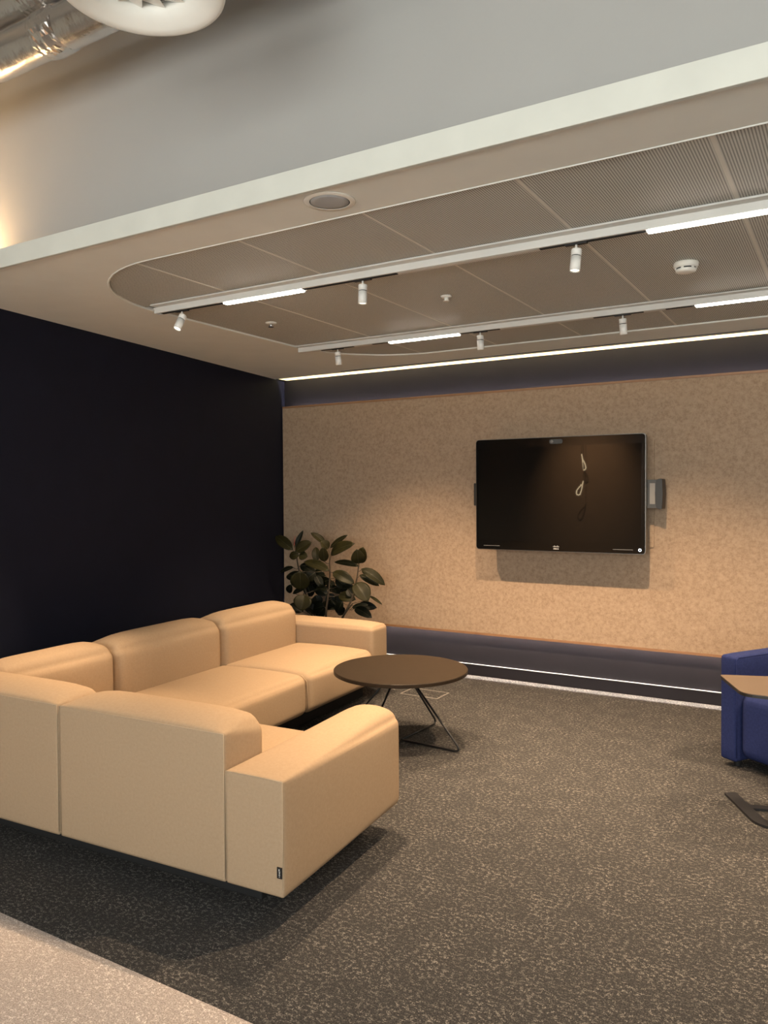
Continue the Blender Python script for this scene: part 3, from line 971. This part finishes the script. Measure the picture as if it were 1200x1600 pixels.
def spot(label, x, y, aim, power=SPOT_W, cone=104, blend=1.0):
    t = thing('track_spotlight', label, 'spotlight', (x, y, 2.487), group='track spotlights')
    box('adapter', (-.045, .045, -.0095, .0095, -.0005, .0044), M['black'], t)
    bm = bmesh.new(); lathe(bm, [(0, -.020), (.0045, -.020), (.0045, .0003), (0, .0003)], 12)
    obj('stem', bm, M['lamp_white'], t, True)
    d = (Vector(aim) - Vector((x, y, 2.44))).normalized()
    q = Vector((0, 0, -1)).rotation_difference(d)
    piv = Vector((0, 0, -.034))
    def head(name, prof, mat, n=28):
        bm = bmesh.new(); lathe(bm, prof, n, cap=False)
        for v in bm.verts:
            v.co = piv + q @ v.co
        return obj(name, bm, mat, t, True)
    hc = head('head_cap', [(0, .017), (.019, .017), (.021, .014), (.021, -.010), (0, -.010)], M['lamp_white'])
    head('shadow_ring', [(0, -.0102), (.0185, -.0102), (.0185, -.0136), (0, -.0136)], M['dark'])
    head('head_tube', [(0, -.0138), (.021, -.0138), (.0212, -.072), (.0195, -.0725), (.0185, -.066), (0, -.066)], M['lamp_white'])
    head('lens', [(0, -.0675), (.0178, -.0675), (.0178, -.0664), (0, -.0664)], M['lens'])
    ld = bpy.data.lights.new('spot_bulb', 'SPOT')
    ld.energy = power
    ld.color = SPOT_COL
    ld.spot_size = math.radians(cone)
    ld.spot_blend = blend
    ld.shadow_soft_size = .013
    lo = bpy.data.objects.new('spot_bulb', ld)
    COL.objects.link(lo)
    lo.parent = t
    lo.location = piv + q @ Vector((0, 0, -.075))
    lo.rotation_mode = 'QUATERNION'
    lo.rotation_quaternion = q
    return t
y1c, y2c = (R1Y[0] + R1Y[1]) / 2, (R2Y[0] + R2Y[1]) / 2
spot('tilted white spotlight at the left end of the nearer track', -3.15, y1c, (-3.36, 2.22, 0.5), cone=62)
spot('white spotlight in the middle of the nearer track', -1.985, y1c, (-2.05, 3.15, 0.0))
spot('white spotlight on the nearer track, closest to the right edge', -.968, y1c, (-1.10, 2.90, 0.0))
spot('white spotlight at the left end of the farther track', -3.083, y2c, (-3.0, 4.9, 0.0))
spot('white spotlight in the middle of the farther track', -2.010, y2c, (-2.02, 4.75, 0.0))
spot('white spotlight on the farther track, below the smoke detector', -1.134, y2c, (-1.05, 4.9, 0.0))
spot('white spotlight on the nearer track outside the right edge', .46, y1c, (.3, 3.2, 0.0))
spot('white spotlight on the farther track outside the right edge', .40, y2c, (.1, 4.8, 0.0))

# ================================================================== small ceiling fittings
def fit(name, label, cat, x, y, group=None):
    return thing(name, label, cat, (x, y, ZC), group=group)
sp_ = fit('ceiling_speaker', 'round grey ceiling speaker flush in the soffit near the fascia', 'speaker', -1.605, 2.325)
bm = bmesh.new(); lathe(bm, [(.072, -.004), (.090, -.003), (.093, -.0003), (.072, -.0003), (.072, -.004)], 48, cap=False)
obj('rim', bm, M['plastic'], sp_, True)
bm = bmesh.new(); lathe(bm, [(.069, -.0025), (.0719, -.0025), (.0719, -.0004), (.069, -.0004), (.069, -.0025)], 48, cap=False)
obj('shadow_gap', bm, M['dark'], sp_)
bm = bmesh.new(); lathe(bm, [(0, -.0055), (.050, -.0048), (.0688, -.003), (.0688, -.0005), (0, -.0005)], 48, cap=False)
obj('grille', bm, M['grille'], sp_, True)

sm = fit('smoke_detector', 'white round smoke detector on the perforated ceiling between the tracks', 'smoke detector', -.668, 3.82)
bm = bmesh.new(); lathe(bm, [(0, .0055), (.052, .0055), (.055, .000), (.054, -.012), (.050, -.020), (0, -.020)], 40, cap=False)
obj('body', bm, M['plastic'], sm, True)
bm = bmesh.new(); lathe(bm, [(0, -.0202), (.043, -.0202), (.043, -.0262), (0, -.0262)], 40, cap=False)
obj('vent_slot', bm, M['dark'], sm)
bm = bmesh.new(); lathe(bm, [(0, -.0264), (.046, -.0264), (.044, -.036), (.030, -.041), (0, -.042)], 40, cap=False)
obj('cap', bm, M['plastic'], sm, True)
for k in range(6):
    a = k * PI / 3 + .35
    bm = bmesh.new(); bx(bm, .0432, .0475, -.006, .006, -.0263, -.0201)
    bmesh.ops.rotate(bm, verts=bm.verts[:], cent=(0, 0, 0), matrix=Matrix.Rotation(a, 3, 'Z'))
    obj('rib', bm, M['plastic'], sm)

def sprinkler(label, x, y, r, white):
    s = fit('sprinkler', label, 'sprinkler', x, y)
    bm = bmesh.new(); lathe(bm, [(0, .0055), (r, .0055), (r, .001), (r * .8, -.004), (0, -.004)], 28, cap=False)
    obj('escutcheon', bm, M['plastic'] if white else M['bar'], s, True)
    bm = bmesh.new(); lathe(bm, [(0, -.0042), (.010, -.0042), (.012, -.016), (.006, -.020), (0, -.020)], 18, cap=False)
    obj('head', bm, M['plastic'] if white else M['chrome'], s, True)
    bm = bmesh.new(); lathe(bm, [(0, -.0202), (.017, -.0202), (.017, -.0222), (0, -.0222)], 20, cap=False)
    obj('deflector', bm, M['plastic'] if white else M['chrome'], s)
sprinkler('small white ceiling sprinkler in the middle of the panels', -1.868, 3.785, .030, True)
sprinkler('small metal ceiling sprinkler near the rounded left end', -3.065, 3.80, .034, False)

# ================================================================== floor box
fb = thing('floor_box', 'square carpet covered floor box behind the coffee table', 'floor box', (-2.725, 5.13, 0.0))
for (x0, x1, y0, y1) in ((-.155, .155, -.098, -.090), (-.155, .155, .090, .098), (-.155, -.147, -.0895, .0895), (.147, .155, -.0895, .0895)):
    box('frame_bar', (x0, x1, y0, y1, 0.0002, .004), M['light_plastic'], fb)
box('lid', (-.1465, .1465, -.0895, .0895, .0002, .003), M['carpet'], fb)

# ================================================================== corridor services
df = thing('swirl_air_diffuser', 'large round white swirl air diffuser hanging under the corridor ceiling', 'air vent', (-1.648, 1.508, 2.845))
bm = bmesh.new()
lathe(bm, [(.150, .045), (.152, .034), (.170, .018), (.195, .006), (.212, 0), (.222, .003), (.224, .010), (.215, .016), (.190, .022), (.175, .034), (.165, .056), (.150, .060), (.150, .045)], 72, cap=False)
obj('rim', bm, M['plastic'], df, True)
bm = bmesh.new(); lathe(bm, [(0, .062), (.1495, .062), (.1495, .075), (0, .075)], 40, cap=False)
obj('back_plate', bm, M['light_plastic'], df)
for k in range(14):
    a = 2 * PI * k / 14
    bm = bmesh.new()
    vs = [(.034, -.014, .042), (.147, -.048, .040), (.147, .020, .060), (.034, .008, .060)]
    lo = [bm.verts.new(p) for p in vs]; hi = [bm.verts.new((p[0], p[1] + .0015, p[2] + .0015)) for p in vs]
    bm.faces.new(lo[::-1]); bm.faces.new(hi)
    for i in range(4):
        bm.faces.new((lo[i], lo[(i + 1) % 4], hi[(i + 1) % 4], hi[i]))
    bmesh.ops.rotate(bm, verts=bm.verts[:], cent=(0, 0, 0), matrix=Matrix.Rotation(a, 3, 'Z'))
    obj('vane', bm, M['plastic'], df)
bm = bmesh.new(); lathe(bm, [(0, .030), (.028, .032), (.032, .045), (.030, .061), (0, .061)], 28, cap=False)
obj('hub', bm, M['plastic'], df, True)
bm = bmesh.new(); lathe(bm, [(.118, .0755), (.118, .755)], 32, cap=True)
obj('neck_duct', bm, M['foil'], df, True)

def duct(label, y, z, r, x0, x1, seed, bands):
    t = thing('foil_duct', label, 'duct', (x0, y, z))
    rd = random.Random(seed)
    bm = bmesh.new()
    n, steps = 28, 90
    rings = []
    for i in range(steps + 1):
        x = (x1 - x0) * i / steps
        wob = rd.uniform(-.0015, .0015)
        rings.append([bm.verts.new((x, (r + wob) * math.cos(2 * PI * k / n), (r + wob) * math.sin(2 * PI * k / n))) for k in range(n)])
    for a, b in zip(rings, rings[1:]):
        for k in range(n):
            bm.faces.new((a[k], a[(k + 1) % n], b[(k + 1) % n], b[k]))
    bm.faces.new(rings[0][::-1]); bm.faces.new(rings[-1])
    obj('duct_tube', bm, M['foil'], t, True)
    for bxx in bands:
        bm = bmesh.new()
        rings = []
        for i in range(13):
            s = i / 12
            rings.append([bm.verts.new((bxx - x0 + s * .14, (r - .002 + .009 * math.sin(PI * s) ** .4 + rd.uniform(-.0025, .0025)) * math.cos(2 * PI * k / n),
                                        (r - .002 + .009 * math.sin(PI * s) ** .4 + rd.uniform(-.0025, .0025)) * math.sin(2 * PI * k / n))) for k in range(n)])
        for a, b in zip(rings, rings[1:]):
            for k in range(n):
                bm.faces.new((a[k], a[(k + 1) % n], b[(k + 1) % n], b[k]))
        obj('tape_band', bm, M['foil'], t)
    for hx in (x0 + .3, x1 - .25):
        box('hanger_strap', (hx - x0, hx - x0 + .02, -r - .026, -r - .024, -.02, 3.6 - z), M['chrome'], t)
    return t
duct('lower crinkled foil duct with a shiny taped joint', 1.95, 3.233, .078, -5.6, -1.0, 1, [-2.66])
duct('upper crinkled foil duct at the top left', 1.95, 3.410, .078, -5.6, -1.0, 2, [-2.75])

# unseen linear luminaires added as fill light over the corridor (behind and above the camera)
def luminaire(label, x, y, z, ln, power):
    t = thing('added_luminaire', label, 'light', (x, y, z), group='added corridor luminaires')
    box('housing', (-ln / 2, ln / 2, -.05, .05, .003, .06), M['rail'], t, bevel=.004)
    box('diffuser', (-ln / 2 + .01, ln / 2 - .01, -.044, .044, -.004, .0028), M['corridor'], t)
    for sx in (-ln / 2 + .2, ln / 2 - .2):
        box('suspension', (sx - .002, sx + .002, -.002, .002, .06, 3.6 - z), M['chrome'], t)
    ld = bpy.data.lights.new('tube', 'AREA')
    ld.shape = 'RECTANGLE'; ld.size = ln - .04; ld.size_y = .08
    ld.energy = power; ld.color = CORRIDOR_COL
    lo = bpy.data.objects.new('tube', ld)
    COL.objects.link(lo); lo.parent = t; lo.location = (0, 0, -.006)
luminaire('unseen long white pendant luminaire added above the corridor near the camera', -1.2, .3, 3.50, 3.6, CORRIDOR_W)
luminaire('unseen long white pendant luminaire added at the corridor rear', -.6, -1.9, 3.50, 3.6, CORRIDOR_W)

# bent glass light tubes hanging at the corridor rear, mirrored in the screen
wl = thing('added_wall_washer', 'unseen wall washer lamp added on the corridor slab', 'spotlight', (-4.15, -1.9, 3.6))  # unseen lamp added to light the brown wall that the screen mirrors
box('housing', (-.06, .06, -.05, .05, -.12, -.0005), M['lamp_white'], wl, bevel=.006)
box('lens', (-.05, .05, -.04, .04, -.123, -.1205), M['lens'], wl)
ld = bpy.data.lights.new('wash_fill', 'SPOT')
ld.energy = 1500; ld.color = SPOT_COL; ld.spot_size = math.radians(58); ld.spot_blend = 1.0; ld.shadow_soft_size = .03
lo = bpy.data.objects.new('wash_fill', ld)
COL.objects.link(lo); lo.parent = wl; lo.location = (0, 0, -.13)
lo.rotation_mode = 'QUATERNION'
lo.rotation_quaternion = Vector((0, 0, -1)).rotation_difference(Vector((-.10, -1.5, -1.70)).normalized())
def bent_lamp(label, pts):
    t = thing('bent_tube_lamp', label, 'lamp', pts[0], group='bent tube lamps')
    o = Vector(pts[0])
    bm = bmesh.new(); tube(bm, [Vector(p) - o for p in round_path(pts, .15, 6)], .0065, 8)
    obj('glowing_tube', bm, M['glow_tube'], t, True)
    bm = bmesh.new(); tube(bm, [(0, 0, .005), (0, 0, 3.6 - pts[0][2])], .003, 6)
    obj('cord', bm, M['black'], t)
bent_lamp('upper bent glowing tube lamp at the corridor rear', [(-4.331, -3.20, 2.168), (-4.310, -3.20, 2.043), (-4.299, -3.20, 1.855), (-4.247, -3.20, 1.897), (-4.268, -3.20, 1.990), (-4.310, -3.20, 2.074)])
bent_lamp('lower looped glowing tube lamp at the corridor rear', [(-4.278, -3.12, 1.667), (-4.310, -3.12, 1.500), (-4.341, -3.12, 1.406), (-4.404, -3.12, 1.417), (-4.404, -3.12, 1.490), (-4.310, -3.12, 1.604)])
